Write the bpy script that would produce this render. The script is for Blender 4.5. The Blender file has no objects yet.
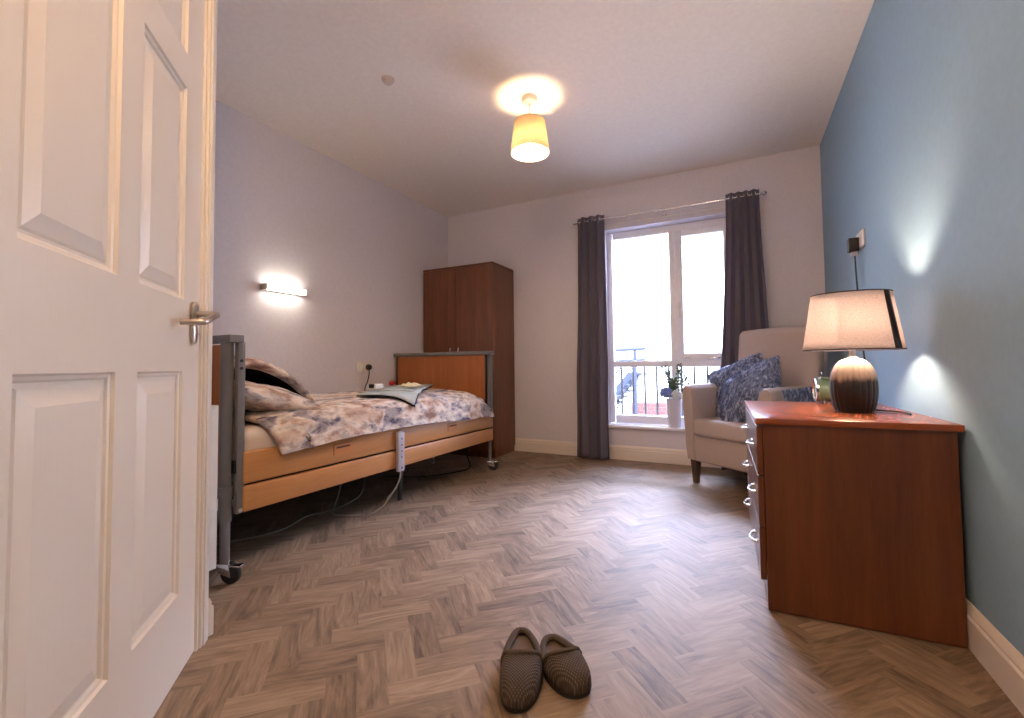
import bpy, bmesh, math, random
from mathutils import Vector, Matrix, noise
random.seed(7)
PI = math.pi
sc = bpy.context.scene
COL = sc.collection

# ------------------------------------------------------------------ helpers
def lin(c):
    return tuple(((v/255)/12.92 if v/255 <= .04045 else ((v/255+.055)/1.055)**2.4) for v in c) + (1.0,)

class NT:
    def __init__(s, m):
        s.t = m.node_tree; s.n = s.t.nodes; s.l = s.t.links
        s.b = s.n['Principled BSDF']; s.out = s.n['Material Output']
    def add(s, typ, **kw):
        n = s.n.new(typ)
        for k, v in kw.items():
            if k.startswith('i_'):
                n.inputs[k[2:].replace('_', ' ')].default_value = v
            else: setattr(n, k, v)
        return n
    def link(s, a, b): s.l.new(a, b)
    def ramp(s, fac, stops):
        r = s.n.new('ShaderNodeValToRGB')
        e = r.color_ramp.elements
        e[0].position, e[0].color = stops[0]
        e[1].position, e[1].color = stops[-1]
        for p, c in stops[1:-1]:
            q = e.new(p); q.color = c
        s.link(fac, r.inputs[0]); return r
    def coords(s, scale=(1,1,1), rot=(0,0,0), kind='Object'):
        tc = s.n.new('ShaderNodeTexCoord'); mp = s.n.new('ShaderNodeMapping')
        mp.inputs['Scale'].default_value = scale; mp.inputs['Rotation'].default_value = rot
        s.link(tc.outputs[kind], mp.inputs[0]); return mp.outputs[0]
    def noise(s, vec, scale, detail=3, rough=.5, dist=0):
        n = s.n.new('ShaderNodeTexNoise'); s.link(vec, n.inputs['Vector'])
        n.inputs['Scale'].default_value = scale; n.inputs['Detail'].default_value = detail
        n.inputs['Roughness'].default_value = rough; n.inputs['Distortion'].default_value = dist
        return n
    def bump(s, h, strength=.2, dist=.01):
        b = s.n.new('ShaderNodeBump'); b.inputs['Strength'].default_value = strength
        b.inputs['Distance'].default_value = dist
        s.link(h, b.inputs['Height']); s.link(b.outputs[0], s.b.inputs['Normal']); return b

def mat(name, c, rough=.5, metal=0, spec=.5, noise_amt=0, nscale=(40,40,40), bump=0, bdist=.002):
    m = bpy.data.materials.new(name); m.use_nodes = True; t = NT(m)
    c = lin(c); t.b.inputs['Roughness'].default_value = rough
    t.b.inputs['Metallic'].default_value = metal
    t.b.inputs['Specular IOR Level'].default_value = spec
    v = t.coords(nscale); n = t.noise(v, 1.0, 4)
    a = noise_amt if noise_amt else .03
    r = t.ramp(n.outputs['Fac'], [(.3, tuple(x*(1-a) for x in c[:3])+(1,)), (.7, tuple(min(1, x*(1+a)) for x in c[:3])+(1,))])
    t.link(r.outputs[0], t.b.inputs['Base Color'])
    if bump: t.bump(n.outputs['Fac'], bump, bdist)
    return m

def wood(name, c1, c2, rough=.35, scale=(18, 18, 1.2), rot=(0,0,0), bump=.05, c3=None):
    m = bpy.data.materials.new(name); m.use_nodes = True; t = NT(m)
    v = t.coords(scale, rot)
    n = t.noise(v, 1.6, 6, .55, .6)
    v2 = t.coords(tuple(s*6 for s in scale), rot); n2 = t.noise(v2, 2.0, 3, .6)
    mix = t.add('ShaderNodeMath', operation='MULTIPLY_ADD'); t.link(n2.outputs['Fac'], mix.inputs[0]); mix.inputs[1].default_value = .35
    mm = t.add('ShaderNodeMath', operation='MULTIPLY'); t.link(n.outputs['Fac'], mm.inputs[0]); mm.inputs[1].default_value = .68
    t.link(mm.outputs[0], mix.inputs[2])
    st = [(.32, lin(c1)), (.5, lin(c3 or tuple((a+b)/2 for a, b in zip(c1, c2)))), (.68, lin(c2))]
    r = t.ramp(mix.outputs[0], st); t.link(r.outputs[0], t.b.inputs['Base Color'])
    t.b.inputs['Roughness'].default_value = rough
    t.bump(mix.outputs[0], bump, .002)
    return m

def emit(name, c, strength):
    m = bpy.data.materials.new(name); m.use_nodes = True; t = NT(m)
    t.b.inputs['Base Color'].default_value = (1, 1, 1, 1)
    t.b.inputs['Emission Color'].default_value = lin(c); t.b.inputs['Emission Strength'].default_value = strength
    return m

class MB:
    """collects shapes into one mesh"""
    def __init__(s): s.bm = bmesh.new(); s.mi = 0
    def merge(s, b, M=None):
        if M is not None: b.transform(M)
        for f in b.faces: f.material_index = s.mi
        me = bpy.data.meshes.new('tmp'); b.to_mesh(me); b.free(); s.bm.from_mesh(me); bpy.data.meshes.remove(me)
        return s
    def box(s, x0, x1, y0, y1, z0, z1, bev=0, seg=2, M=None):
        b = bmesh.new(); bmesh.ops.create_cube(b, size=1)
        b.transform(Matrix.Translation(((x0+x1)/2, (y0+y1)/2, (z0+z1)/2)) @ Matrix.Diagonal((x1-x0, y1-y0, z1-z0, 1)))
        if bev: bmesh.ops.bevel(b, geom=b.edges[:], offset=bev, segments=seg, affect='EDGES', profile=.5)
        return s.merge(b, M)
    def hexa(s, p, bev=0, seg=2, M=None):
        """p: 4 bottom then 4 top points"""
        b = bmesh.new(); v = [b.verts.new(q) for q in p]
        for f in ((3,2,1,0), (4,5,6,7), (0,1,5,4), (1,2,6,5), (2,3,7,6), (3,0,4,7)): b.faces.new([v[i] for i in f])
        bmesh.ops.recalc_face_normals(b, faces=b.faces[:])
        if bev: bmesh.ops.bevel(b, geom=b.edges[:], offset=bev, segments=seg, affect='EDGES', profile=.5)
        return s.merge(b, M)
    def prism(s, poly, z0, z1, bev=0, M=None):
        b = bmesh.new(); lo = [b.verts.new((x, y, z0)) for x, y in poly]; hi = [b.verts.new((x, y, z1)) for x, y in poly]
        n = len(poly); b.faces.new(lo[::-1]); b.faces.new(hi)
        for i in range(n): b.faces.new((lo[i], lo[(i+1) % n], hi[(i+1) % n], hi[i]))
        bmesh.ops.recalc_face_normals(b, faces=b.faces[:])
        if bev: bmesh.ops.bevel(b, geom=b.edges[:], offset=bev, segments=2, affect='EDGES')
        return s.merge(b, M)
    def tube(s, pts, r, seg=10, caps=True, M=None):
        pts = [Vector(p) for p in pts]; n = len(pts)
        rr = r if isinstance(r, (list, tuple)) else [r]*n
        b = bmesh.new(); rings = []; up = None
        for i, p in enumerate(pts):
            t = (pts[min(i+1, n-1)]-pts[max(i-1, 0)]).normalized()
            if up is None:
                up = Vector((0,0,1)) if abs(t.z) < .9 else Vector((1,0,0))
            u = (up - t*up.dot(t)).normalized(); w = t.cross(u); up = u
            rings.append([b.verts.new(p + (u*math.cos(2*PI*k/seg)+w*math.sin(2*PI*k/seg))*rr[i]) for k in range(seg)])
        for i in range(n-1):
            for k in range(seg):
                b.faces.new((rings[i][k], rings[i][(k+1) % seg], rings[i+1][(k+1) % seg], rings[i+1][k]))
        if caps: b.faces.new(rings[0][::-1]); b.faces.new(rings[-1])
        bmesh.ops.recalc_face_normals(b, faces=b.faces[:])
        return s.merge(b, M)
    def lathe(s, prof, seg=32, M=None, mod=None, caps=True):
        b = bmesh.new(); rings = []
        for r, z in prof:
            rings.append([b.verts.new(((r*(mod(a, z) if mod else 1))*math.cos(a), (r*(mod(a, z) if mod else 1))*math.sin(a), z))
                          for a in (2*PI*k/seg for k in range(seg))])
        for i in range(len(prof)-1):
            for k in range(seg):
                b.faces.new((rings[i][k], rings[i][(k+1) % seg], rings[i+1][(k+1) % seg], rings[i+1][k]))
        if caps: b.faces.new(rings[0][::-1]); b.faces.new(rings[-1])
        bmesh.ops.recalc_face_normals(b, faces=b.faces[:])
        return s.merge(b, M)
    def sphere(s, c, r, sz=(1,1,1), seg=16, M=None):
        b = bmesh.new(); bmesh.ops.create_uvsphere(b, u_segments=seg, v_segments=max(6, seg//2), radius=r)
        b.transform(Matrix.Translation(c) @ Matrix.Diagonal((*sz, 1))); return s.merge(b, M)
    def grid(s, f, nu, nv, M=None, closed_u=False):
        b = bmesh.new(); V = [[b.verts.new(f(i/(nu if closed_u else nu-1), j/(nv-1))) for j in range(nv)] for i in range(nu)]
        for i in range(nu if closed_u else nu-1):
            for j in range(nv-1):
                k = (i+1) % nu
                b.faces.new((V[i][j], V[k][j], V[k][j+1], V[i][j+1]))
        return s.merge(b, M)
    def build(s, name, m, parent=None, loc=(0,0,0), smooth=True, angle=40, thick=0, sub=0):
        if parent is not None and parent.type == 'MESH' and False: pass
        me = bpy.data.meshes.new(name); s.bm.to_mesh(me); s.bm.free()
        for mm in (m if isinstance(m, (list, tuple)) else [m]): me.materials.append(mm)
        if smooth:
            me.polygons.foreach_set('use_smooth', [True]*len(me.polygons))
            me.set_sharp_from_angle(angle=math.radians(angle))
        o = bpy.data.objects.new(name, me); COL.objects.link(o)
        o.location = loc
        if parent is not None: o.parent = parent
        if thick:
            md = o.modifiers.new('solid', 'SOLIDIFY'); md.thickness = thick; md.offset = -1
        if sub:
            md = o.modifiers.new('sub', 'SUBSURF'); md.levels = md.render_levels = sub
        return o

def tag(o, label, cat, group=None, kind=None):
    o['label'] = label; o['category'] = cat
    if group: o['group'] = group
    if kind: o['kind'] = kind
    return o
def thing(name, label, cat, loc=(0,0,0), rz=0, group=None):
    o = bpy.data.objects.new(name, None); COL.objects.link(o)
    o.location = loc; o.rotation_euler = (0, 0, rz); o.empty_display_size = .05
    return tag(o, label, cat, group)
def struct(o, label, cat): return tag(o, label, cat, kind='structure')
def T(x, y, z): return Matrix.Translation((x, y, z))
def RX(a): return Matrix.Rotation(a, 4, 'X')
def RY(a): return Matrix.Rotation(a, 4, 'Y')
def RZ(a): return Matrix.Rotation(a, 4, 'Z')
def bez(p, n=8):
    """Catmull-Rom through points"""
    p = [Vector(q) for q in p]; out = []
    for i in range(len(p)-1):
        a, b, c, d = p[max(i-1,0)], p[i], p[i+1], p[min(i+2, len(p)-1)]
        for k in range(n):
            t = k/n
            out.append(.5*((2*b)+(c-a)*t+(2*a-5*b+4*c-d)*t*t+(3*b-a-3*c+d)*t**3))
    out.append(p[-1]); return out

# ------------------------------------------------------------------ camera
CH = .828
yaw, pitch, roll, F, CY = .4673, .0384, .0107, 445.96, 348.85
fw = Vector((-math.sin(yaw)*math.cos(pitch), math.cos(yaw)*math.cos(pitch), math.sin(pitch)))
rt = Vector((math.cos(yaw), math.sin(yaw), 0)); dn = fw.cross(rt)
r2 = rt*math.cos(roll)+dn*math.sin(roll); d2 = -rt*math.sin(roll)+dn*math.cos(roll)
cam = bpy.data.cameras.new('camera'); co = bpy.data.objects.new('camera', cam); COL.objects.link(co)
M3 = Matrix((r2, -d2, -fw)).transposed()
co.matrix_world = Matrix.Translation((0, 0, CH)) @ M3.to_4x4()
cam.sensor_width = 36; cam.sensor_fit = 'HORIZONTAL'; cam.lens = 36*F/1024
cam.shift_y = (CY-359)/1024; cam.clip_start = .02
sc.camera = co

# ------------------------------------------------------------------ materials
M_wall = mat('lilac_wall_paint', (221, 217, 224), .75, spec=.2)
M_blue = mat('blue_wall_paint', (142, 172, 194), .7, spec=.25)
M_ceil = mat('ceiling_paint', (242, 235, 228), .8, spec=.2)
M_trim = mat('satin_white_trim', (230, 220, 208), .4, noise_amt=.008)
M_upvc = mat('white_upvc', (244, 245, 251), .3)
M_plas = mat('white_plastic', (232, 228, 220), .4)
M_door = bpy.data.materials.new('embossed_white_door'); M_door.use_nodes = True
t = NT(M_door); v = t.coords((60, 60, 3)); n = t.noise(v, 1.5, 4, .6, .5)
t.b.inputs['Base Color'].default_value = lin((236, 224, 210)); t.b.inputs['Roughness'].default_value = .33
t.bump(n.outputs['Fac'], .12, .004)
M_steel = mat('satin_steel', (190, 178, 165), .28, 1)
M_chrome = mat('chrome', (225, 225, 228), .12, 1)
M_grey = mat('grey_painted_steel', (106, 104, 103), .42, .0)
M_dark = mat('dark_steel', (38, 36, 36), .5, .3)
M_black = mat('black_plastic', (16, 16, 18), .45)
M_rub = mat('black_rubber', (22, 22, 24), .6)
M_beech = wood('beech_board', (174, 119, 70), (192, 136, 82), .38, (14, 1.1, 14), bump=.02)
M_beechv = wood('beech_panel', (150, 86, 40), (172, 104, 54), .38, (16, 16, 1.1), bump=.02)
M_wal = wood('reddish_walnut', (88, 50, 32), (124, 75, 50), .36, (14, 14, .9), bump=.03)
M_chest = wood('cherry_veneer', (78, 39, 19), (108, 60, 31), .33, (12, 12, .8), bump=.02)
M_chestt = wood('cherry_veneer_top_lit', (118, 56, 27), (150, 78, 42), .26, (.9, 12, 12), bump=.015)  # same veneer, colour lightened for the light reflecting off the top
M_slot = mat('dark_slot', (84, 46, 22), .6)
M_latch = wood('latch_beech', (178, 112, 60), (196, 130, 74), .4, (14, 1.1, 14), bump=.02)
M_chair = mat('oatmeal_weave', (182, 170, 168), .85, spec=.2, noise_amt=.1, nscale=(260, 260, 260), bump=.25)
M_leg = wood('dark_grey_leg', (72, 58, 50), (96, 80, 70), .4, (20, 20, 2))
M_curt = mat('charcoal_curtain', (120, 115, 130), .8, spec=.25, noise_amt=.06, nscale=(300, 300, 40), bump=.08)
def translucent_mix(m, c, f):
    t = NT(m); tl = t.add('ShaderNodeBsdfTranslucent'); tl.inputs[0].default_value = lin(c)
    mx = t.add('ShaderNodeMixShader'); mx.inputs[0].default_value = f
    t.link(t.b.outputs[0], mx.inputs[1]); t.link(tl.outputs[0], mx.inputs[2]); t.link(mx.outputs[0], t.out.inputs[0])
translucent_mix(M_curt, (120, 112, 128), .22)
M_sheet = mat('white_sheet', (222, 208, 198), .85, spec=.2, nscale=(6, 6, 6), bump=.1, bdist=.01)
M_cord = mat('grey_cord', (150, 145, 140), .5)
M_lilac = mat('lilac_grey_plastic', (172, 166, 174), .45)

def glass(name):
    m = bpy.data.materials.new(name); m.use_nodes = True; t = NT(m)
    tr = t.add('ShaderNodeBsdfTransparent'); gl = t.add('ShaderNodeBsdfGlossy'); gl.inputs['Roughness'].default_value = .02
    fr = t.add('ShaderNodeFresnel'); fr.inputs['IOR'].default_value = 1.35
    mx = t.add('ShaderNodeMixShader'); t.link(fr.outputs[0], mx.inputs[0]); t.link(tr.outputs[0], mx.inputs[1]); t.link(gl.outputs[0], mx.inputs[2])
    t.link(mx.outputs[0], t.out.inputs[0]); return m
M_glass = glass('window_glass')

def shade_mat(name, c, tc, weave=400, mixf=.5):
    m = bpy.data.materials.new(name); m.use_nodes = True; t = NT(m)
    v = t.coords((weave, weave, weave*2.2)); n = t.noise(v, 1, 2)
    r = t.ramp(n.outputs['Fac'], [(.3, tuple(x*.78 for x in lin(c)[:3])+(1,)), (.7, lin(c))])
    r2_ = t.ramp(n.outputs['Fac'], [(.3, tuple(x*.7 for x in lin(tc)[:3])+(1,)), (.7, lin(tc))])
    d = t.add('ShaderNodeBsdfDiffuse'); tl = t.add('ShaderNodeBsdfTranslucent')
    t.link(r.outputs[0], d.inputs[0]); t.link(r2_.outputs[0], tl.inputs[0])
    mx = t.add('ShaderNodeMixShader'); mx.inputs[0].default_value = mixf
    t.link(d.outputs[0], mx.inputs[1]); t.link(tl.outputs[0], mx.inputs[2]); t.link(mx.outputs[0], t.out.inputs[0])
    return m
M_shade = shade_mat('taupe_linen_shade', (122, 116, 134), (196, 186, 184), 170, .62)
M_seam = mat('dark_shade_seam', (36, 32, 42), .8)
M_pend = shade_mat('cream_pendant_shade', (248, 236, 216), (254, 236, 206), 240, .75)

# patterned bedding
def bedding(name):
    m = bpy.data.materials.new(name); m.use_nodes = True; t = NT(m)
    v = t.coords((9, 4.2, 7), (0, 0, .30)); n = t.noise(v, 1.2, 4, .55, .3)
    r = t.ramp(n.outputs['Fac'], [(.36, lin((74, 70, 92))), (.435, lin((108, 102, 120))), (.472, lin((188, 174, 168))), (.5, lin((222, 210, 198))),
                                  (.55, lin((216, 196, 178))), (.60, lin((190, 150, 122))), (.68, lin((166, 124, 98)))])
    v2 = t.coords((22, 9, 18), (0, 0, -.5)); n2 = t.noise(v2, 1.2, 3, .6, .3)
    r2_ = t.ramp(n2.outputs['Fac'], [(.40, lin((84, 82, 106))), (.49, lin((205, 190, 180))), (.60, lin((238, 228, 218)))])
    mx = t.add('ShaderNodeMix', data_type='RGBA'); mx.inputs[0].default_value = .38
    t.link(r.outputs[0], mx.inputs[6]); t.link(r2_.outputs[0], mx.inputs[7]); t.link(mx.outputs[2], t.b.inputs['Base Color'])
    t.b.inputs['Roughness'].default_value = .85; t.b.inputs['Specular IOR Level'].default_value = .2
    v3 = t.coords((14, 14, 14)); n3 = t.noise(v3, 1, 4); t.bump(n3.outputs['Fac'], .5, .02)
    return m
M_bed = bedding('watercolour_bedding')
M_navy = mat('navy_lining', (12, 12, 20), .9, spec=.1)

# floor: herringbone planks
def floor_mat():
    m = bpy.data.materials.new('herringbone_vinyl'); m.use_nodes = True; t = NT(m)
    uv = t.add('ShaderNodeUVMap'); at = t.add('ShaderNodeAttribute', attribute_name='plank')
    off = t.add('ShaderNodeVectorMath', operation='SCALE'); off.inputs[3].default_value = 37.0
    cv = t.add('ShaderNodeCombineXYZ'); t.link(at.outputs['Fac'], cv.inputs[0]); t.link(at.outputs['Fac'], cv.inputs[1]); t.link(at.outputs['Fac'], cv.inputs[2])
    t.link(cv.outputs[0], off.inputs[0])
    ad = t.add('ShaderNodeVectorMath', operation='ADD'); t.link(uv.outputs[0], ad.inputs[0]); t.link(off.outputs[0], ad.inputs[1])
    mp = t.add('ShaderNodeMapping'); mp.inputs['Scale'].default_value = (3.2, 22, 1); t.link(ad.outputs[0], mp.inputs[0])
    n = t.noise(mp.outputs[0], 1.3, 6, .6, 1.4)
    mp2 = t.add('ShaderNodeMapping'); mp2.inputs['Scale'].default_value = (14, 160, 1); t.link(ad.outputs[0], mp2.inputs[0])
    n2 = t.noise(mp2.outputs[0], 1.0, 3, .6)
    a = t.add('ShaderNodeMath', operation='MULTIPLY'); t.link(n.outputs['Fac'], a.inputs[0]); a.inputs[1].default_value = .62
    b = t.add('ShaderNodeMath', operation='MULTIPLY_ADD'); t.link(n2.outputs['Fac'], b.inputs[0]); b.inputs[1].default_value = .2; t.link(a.outputs[0], b.inputs[2])
    c = t.add('ShaderNodeMath', operation='MULTIPLY_ADD'); t.link(at.outputs['Fac'], c.inputs[0]); c.inputs[1].default_value = .14; t.link(b.outputs[0], c.inputs[2])
    r = t.ramp(c.outputs[0], [(.32, lin((88, 70, 54))), (.43, lin((121, 100, 80))), (.53, lin((140, 118, 96))), (.64, lin((158, 135, 111)))])
    t.link(r.outputs[0], t.b.inputs['Base Color'])
    t.b.inputs['Roughness'].default_value = .6
    t.b.inputs['Specular IOR Level'].default_value = .5
    t.bump(c.outputs[0], .06, .002)
    return m

# ------------------------------------------------------------------ room
XL, XR, YB, H = -2.753, .591, 3.951, 2.445
S2 = 1/math.sqrt(2)
P0 = Vector((-1.437, .771))                     # latch edge of the door on the floor
def dp(d, n=0.0): return (P0.x - d*S2 + n*S2, P0.y + d*S2 + n*S2)   # along the diagonal wall / out of it
KX, KY = dp(.075)                                # corner between the diagonal wall and the short return wall
EX, EY = XR, -(XR - P0.x) + P0.y                # diagonal wall meets the right wall
room = [(XL, KY), (KX, KY), (EX, EY), (XR, YB), (XL, YB)]

def build_floor():
    w, L = .0773, .232
    bm = bmesh.new(); uvl = bm.loops.layers.uv.new('UVMap'); pl = bm.faces.layers.float.new('plank')
    a = Vector((S2, S2)); b = Vector((-S2, S2)); anchor = Vector((-1.605, 1.468)) - a*w - b*(w+L)
    def plank(p, q0, q1, along):
        c = [(q0[0], q0[1]), (q1[0], q0[1]), (q1[0], q1[1]), (q0[0], q1[1])]
        W = [anchor + a*(p[0]+x) + b*(p[1]+y) for x, y in c]
        if not any(XL-.3 < v.x < XR+.3 and -1.7 < v.y < YB+.3 for v in W): return
        f = bm.faces.new([bm.verts.new((v.x, v.y, 0)) for v in W]); f[pl] = random.random()
        for l, (x, y) in zip(f.loops, c):
            l[uvl].uv = (x-q0[0], y-q0[1]) if along == 0 else (y-q0[1], x-q0[0])
    for i in range(-70, 90):
        for j in range(-25, 25):
            p = (i*w+j*L, i*w-j*L)
            plank(p, (0, 0), (L, w), 0); plank(p, (0, w), (w, w+L), 1)
    # clip to the room's outline (a few cm into the walls)
    e = .01
    cuts = [((XL-e, 0), (-1, 0)), ((XR+e, 0), (1, 0)), ((0, YB+e), (0, 1))]
    for (cx, cy), (nx, ny) in cuts:
        bmesh.ops.bisect_plane(bm, geom=bm.verts[:]+bm.edges[:]+bm.faces[:], plane_co=(cx, cy, 0), plane_no=(nx, ny, 0), clear_outer=True)
    me = bpy.data.meshes.new('floor'); bm.to_mesh(me); bm.free(); me.materials.append(floor_mat())
    o = bpy.data.objects.new('floor', me); COL.objects.link(o)
    struct(o, 'grey-brown herringbone wood-look vinyl floor of the bedroom', 'floor')
build_floor()
b = MB(); b.prism(room, H, H+.12); struct(b.build('ceiling', M_ceil, smooth=False), 'plain white ceiling above the bedroom', 'ceiling')
WT = .2
b = MB(); b.prism([(XL-WT, KY-WT), (XL, KY-WT), (XL, YB+.3), (XL-WT, YB+.3)], -.02, H+.12)
struct(b.build('wall_left', M_wall, smooth=False), 'pale lilac long wall beside the bed', 'wall')
b = MB(); b.prism([(XR, EY-.3), (XR+WT, EY-.3), (XR+WT, YB+.3), (XR, YB+.3)], -.02, H+.12)
struct(b.build('wall_right', M_blue, smooth=False), 'blue painted wall behind the lamp and chest of drawers', 'wall')
WX0, WX1, WZ0, WZ1 = -1.05, .03, .275, 2.045
b = MB()
b.box(XL, WX0, YB, YB+.3, -.02, H+.12); b.box(WX1, XR, YB, YB+.3, -.02, H+.12)
b.box(WX0, WX1, YB, YB+.3, -.02, WZ0); b.box(WX0, WX1, YB, YB+.3, WZ1, H+.12)
struct(b.build('wall_back', M_wall, smooth=False), 'pale wall holding the tall window', 'wall')
b = MB(); b.prism([(XL, KY-.12), (KX-.05, KY-.12), (KX, KY), (XL, KY)], -.02, H+.12)
struct(b.build('wall_corner', M_wall, smooth=False), 'short return wall behind the head of the bed', 'wall')
DW, DH = .86, 2.035
q = lambda d, n=0: dp(d, n)
b = MB()
def seg_wall(d0, d1, z0, z1): b.prism([q(d0), q(d1), q(d1, -.12), q(d0, -.12)], z0, z1)
seg_wall(.075, .035, -.02, H+.12); seg_wall(.035, -DW-.035, DH+.035, H+.12)
dE = -math.hypot(EX-P0.x, EY-P0.y)
seg_wall(-DW-.035, dE-.1, -.02, H+.12)
struct(b.build('wall_entrance', M_wall, smooth=False), 'diagonal wall around the white panelled door', 'wall')

# baseboards: profile swept along a straight run, thickness out of the wall along (nx,ny)
def skirting(mb, p0, p1, nrm, h=.122, th=.018):
    prof = [(0, 0), (th, 0), (th, h-.034), (th*.72, h-.028), (th*.78, h-.02), (th*.5, h-.006), (th*.2, h), (0, h)]
    bm = bmesh.new(); A = []; B = []
    for n, z in prof:
        A.append(bm.verts.new((p0[0]+nrm[0]*n, p0[1]+nrm[1]*n, z))); B.append(bm.verts.new((p1[0]+nrm[0]*n, p1[1]+nrm[1]*n, z)))
    k = len(prof)
    for i in range(k): bm.faces.new((A[i], A[(i+1) % k], B[(i+1) % k], B[i]))
    bm.faces.new(A[::-1]); bm.faces.new(B); bmesh.ops.recalc_face_normals(bm, faces=bm.faces[:]); mb.merge(bm)
b = MB(); skirting(b, (XL, YB), (XR, YB), (0, -1)); struct(b.build('baseboard_back', M_trim, angle=25), 'white moulded baseboard under the window', 'baseboard')
b = MB(); skirting(b, (XR, EY+.05), (XR, YB-.018), (-1, 0)); struct(b.build('baseboard_right', M_trim, angle=25), 'white moulded baseboard along the blue wall', 'baseboard')
b = MB(); skirting(b, (XL, KY), (XL, YB-.018), (1, 0)); struct(b.build('baseboard_left', M_trim, angle=25), 'white moulded baseboard behind the bed', 'baseboard')
b = MB(); skirting(b, (XL+.018, KY), (KX+.004, KY), (0, 1), th=.026); struct(b.build('baseboard_corner', M_trim, angle=25), 'white baseboard end by the door frame', 'baseboard')

# door frame (lining, stop, architrave)
b = MB()
def dbox(mb, d0, d1, n0, n1, z0, z1, bev=0):
    p = [q(d0, n0), q(d1, n0), q(d1, n1), q(d0, n1)]
    mb.hexa([(x, y, z0) for x, y in p]+[(x, y, z1) for x, y in p], bev)
for s in (0, 1):
    e = (lambda d: d) if s == 0 else (lambda d: -DW-d)
    dbox(b, e(.008), e(.036), -.12, .002, 0, DH+.034)
    dbox(b, e(.018), e(.073), .0, .010, 0, DH+.073, .003)
    dbox(b, e(.028), e(.064), .008, .015, 0, DH+.064, .004)
    dbox(b, e(.006), e(.016), -.06, -.045, 0, DH)
dbox(b, .073, -DW-.073, .0, .010, DH+.018, DH+.073, .003); dbox(b, .064, -DW-.064, .008, .015, DH+.028, DH+.064, .004)
dbox(b, .036, -DW-.036, -.12, .002, DH+.006, DH+.036)
struct(b.build('trim_1', M_trim, angle=30), 'white moulded frame around the panelled door', 'door frame')

# door leaf with six raised panels
def build_door():
    b = MB(); bm = bmesh.new()
    xs = [-DW, -.739, -.465, -.374, -.12, .003]; zs = [.006, .225, .824, 1.02, 1.615, 1.712, 1.925, DH]
    def v(d, z, n=0):
        x, y = q(d, n-.004); return bm.verts.new((x, y, z))
    for i in range(5):
        for j in range(7):
            x0, x1, z0, z1 = xs[i], xs[i+1], zs[j], zs[j+1]
            if i in (1, 3) and j in (1, 3, 5):
                rings = []
                for ins, dep in ((0, 0), (.004, -.006), (.010, -.0075), (.014, -.012), (.019, -.012), (.024, -.009), (.050, -.003), (.052, -.0025)):
                    rings.append([v(x0+ins, z0+ins, dep), v(x1-ins, z0+ins, dep), v(x1-ins, z1-ins, dep), v(x0+ins, z1-ins, dep)])
                for A, B in zip(rings, rings[1:]):
                    for k in range(4): bm.faces.new((A[k], A[(k+1) % 4], B[(k+1) % 4], B[k]))
                bm.faces.new(rings[-1])
            else: bm.faces.new((v(x0, z0), v(x1, z0), v(x1, z1), v(x0, z1)))
    d0, d1, z0, z1 = xs[0], xs[-1], zs[0], zs[-1]; k = -.04
    bm.faces.new((v(d0, z0, k), v(d1, z0, k), v(d1, z1, k), v(d0, z1, k)))
    for (da, za), (db, zb) in (((d0, z0), (d1, z0)), ((d1, z0), (d1, z1)), ((d1, z1), (d0, z1)), ((d0, z1), (d0, z0))):
        bm.faces.new((v(da, za), v(db, zb), v(db, zb, k), v(da, za, k)))
    bmesh.ops.remove_doubles(bm, verts=bm.verts[:], dist=1e-5); bmesh.ops.recalc_face_normals(bm, faces=bm.faces[:])
    b.merge(bm)
    leaf = b.build('door_1', M_door, smooth=False)
    struct(leaf, 'white six-panel door with steel lever handle', 'door')
    P = lambda d, n, z: (*q(d, n), z)
    # rose, lever, key escutcheon
    def plate(mb, zc, hz, hw, th):
        pts = [P(-.055+hw*math.cos(a), 0, zc+(hz-hw)*(1 if math.sin(a) >= 0 else -1)+hw*math.sin(a)) for a in (2*PI*(k+.5)/32 for k in range(32))]
        bb = bmesh.new(); A = [bb.verts.new(p) for p in pts]; nn = Vector((S2, S2, 0))
        B = [bb.verts.new(Vector(p)+nn*th*.7) for p in pts]
        c = Vector(P(-.055, 0, zc)); C = [bb.verts.new(c+(Vector(p)-c)*.86+nn*th) for p in pts]
        for X, Y in ((A, B), (B, C)):
            for k in range(32): bb.faces.new((X[k], X[(k+1) % 32], Y[(k+1) % 32], Y[k]))
        bb.faces.new(C); bb.faces.new(A); bmesh.ops.recalc_face_normals(bb, faces=bb.faces[:]); mb.merge(bb)
    h = MB(); plate(h, .99, .032, .018, .009); ro = h.build('handle_rose', M_steel, leaf)
    h = MB(); h.tube([P(-.055, .004, .988), P(-.055, .052, .988), P(-.057, .058, .987), P(-.062, .06, .985), P(-.16, .06, .957), P(-.166, .058, .956), P(-.168, .052, .955), P(-.168, .006, .955)], .0088, 14)
    h.build('lever', M_steel, ro)
    h = MB(); plate(h, .931, .029, .0165, .007); es = h.build('key_rose', M_steel, leaf)
    h = MB(); h.tube([P(-.055, .004, .93), P(-.055, .0095, .93)], .009, 14); h.box(-.001, .001, -.001, .001, -.008, 0, M=T(*P(-.055, .008, .925)))
    h.build('lock_cylinder', M_chrome, es)
build_door()

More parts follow.
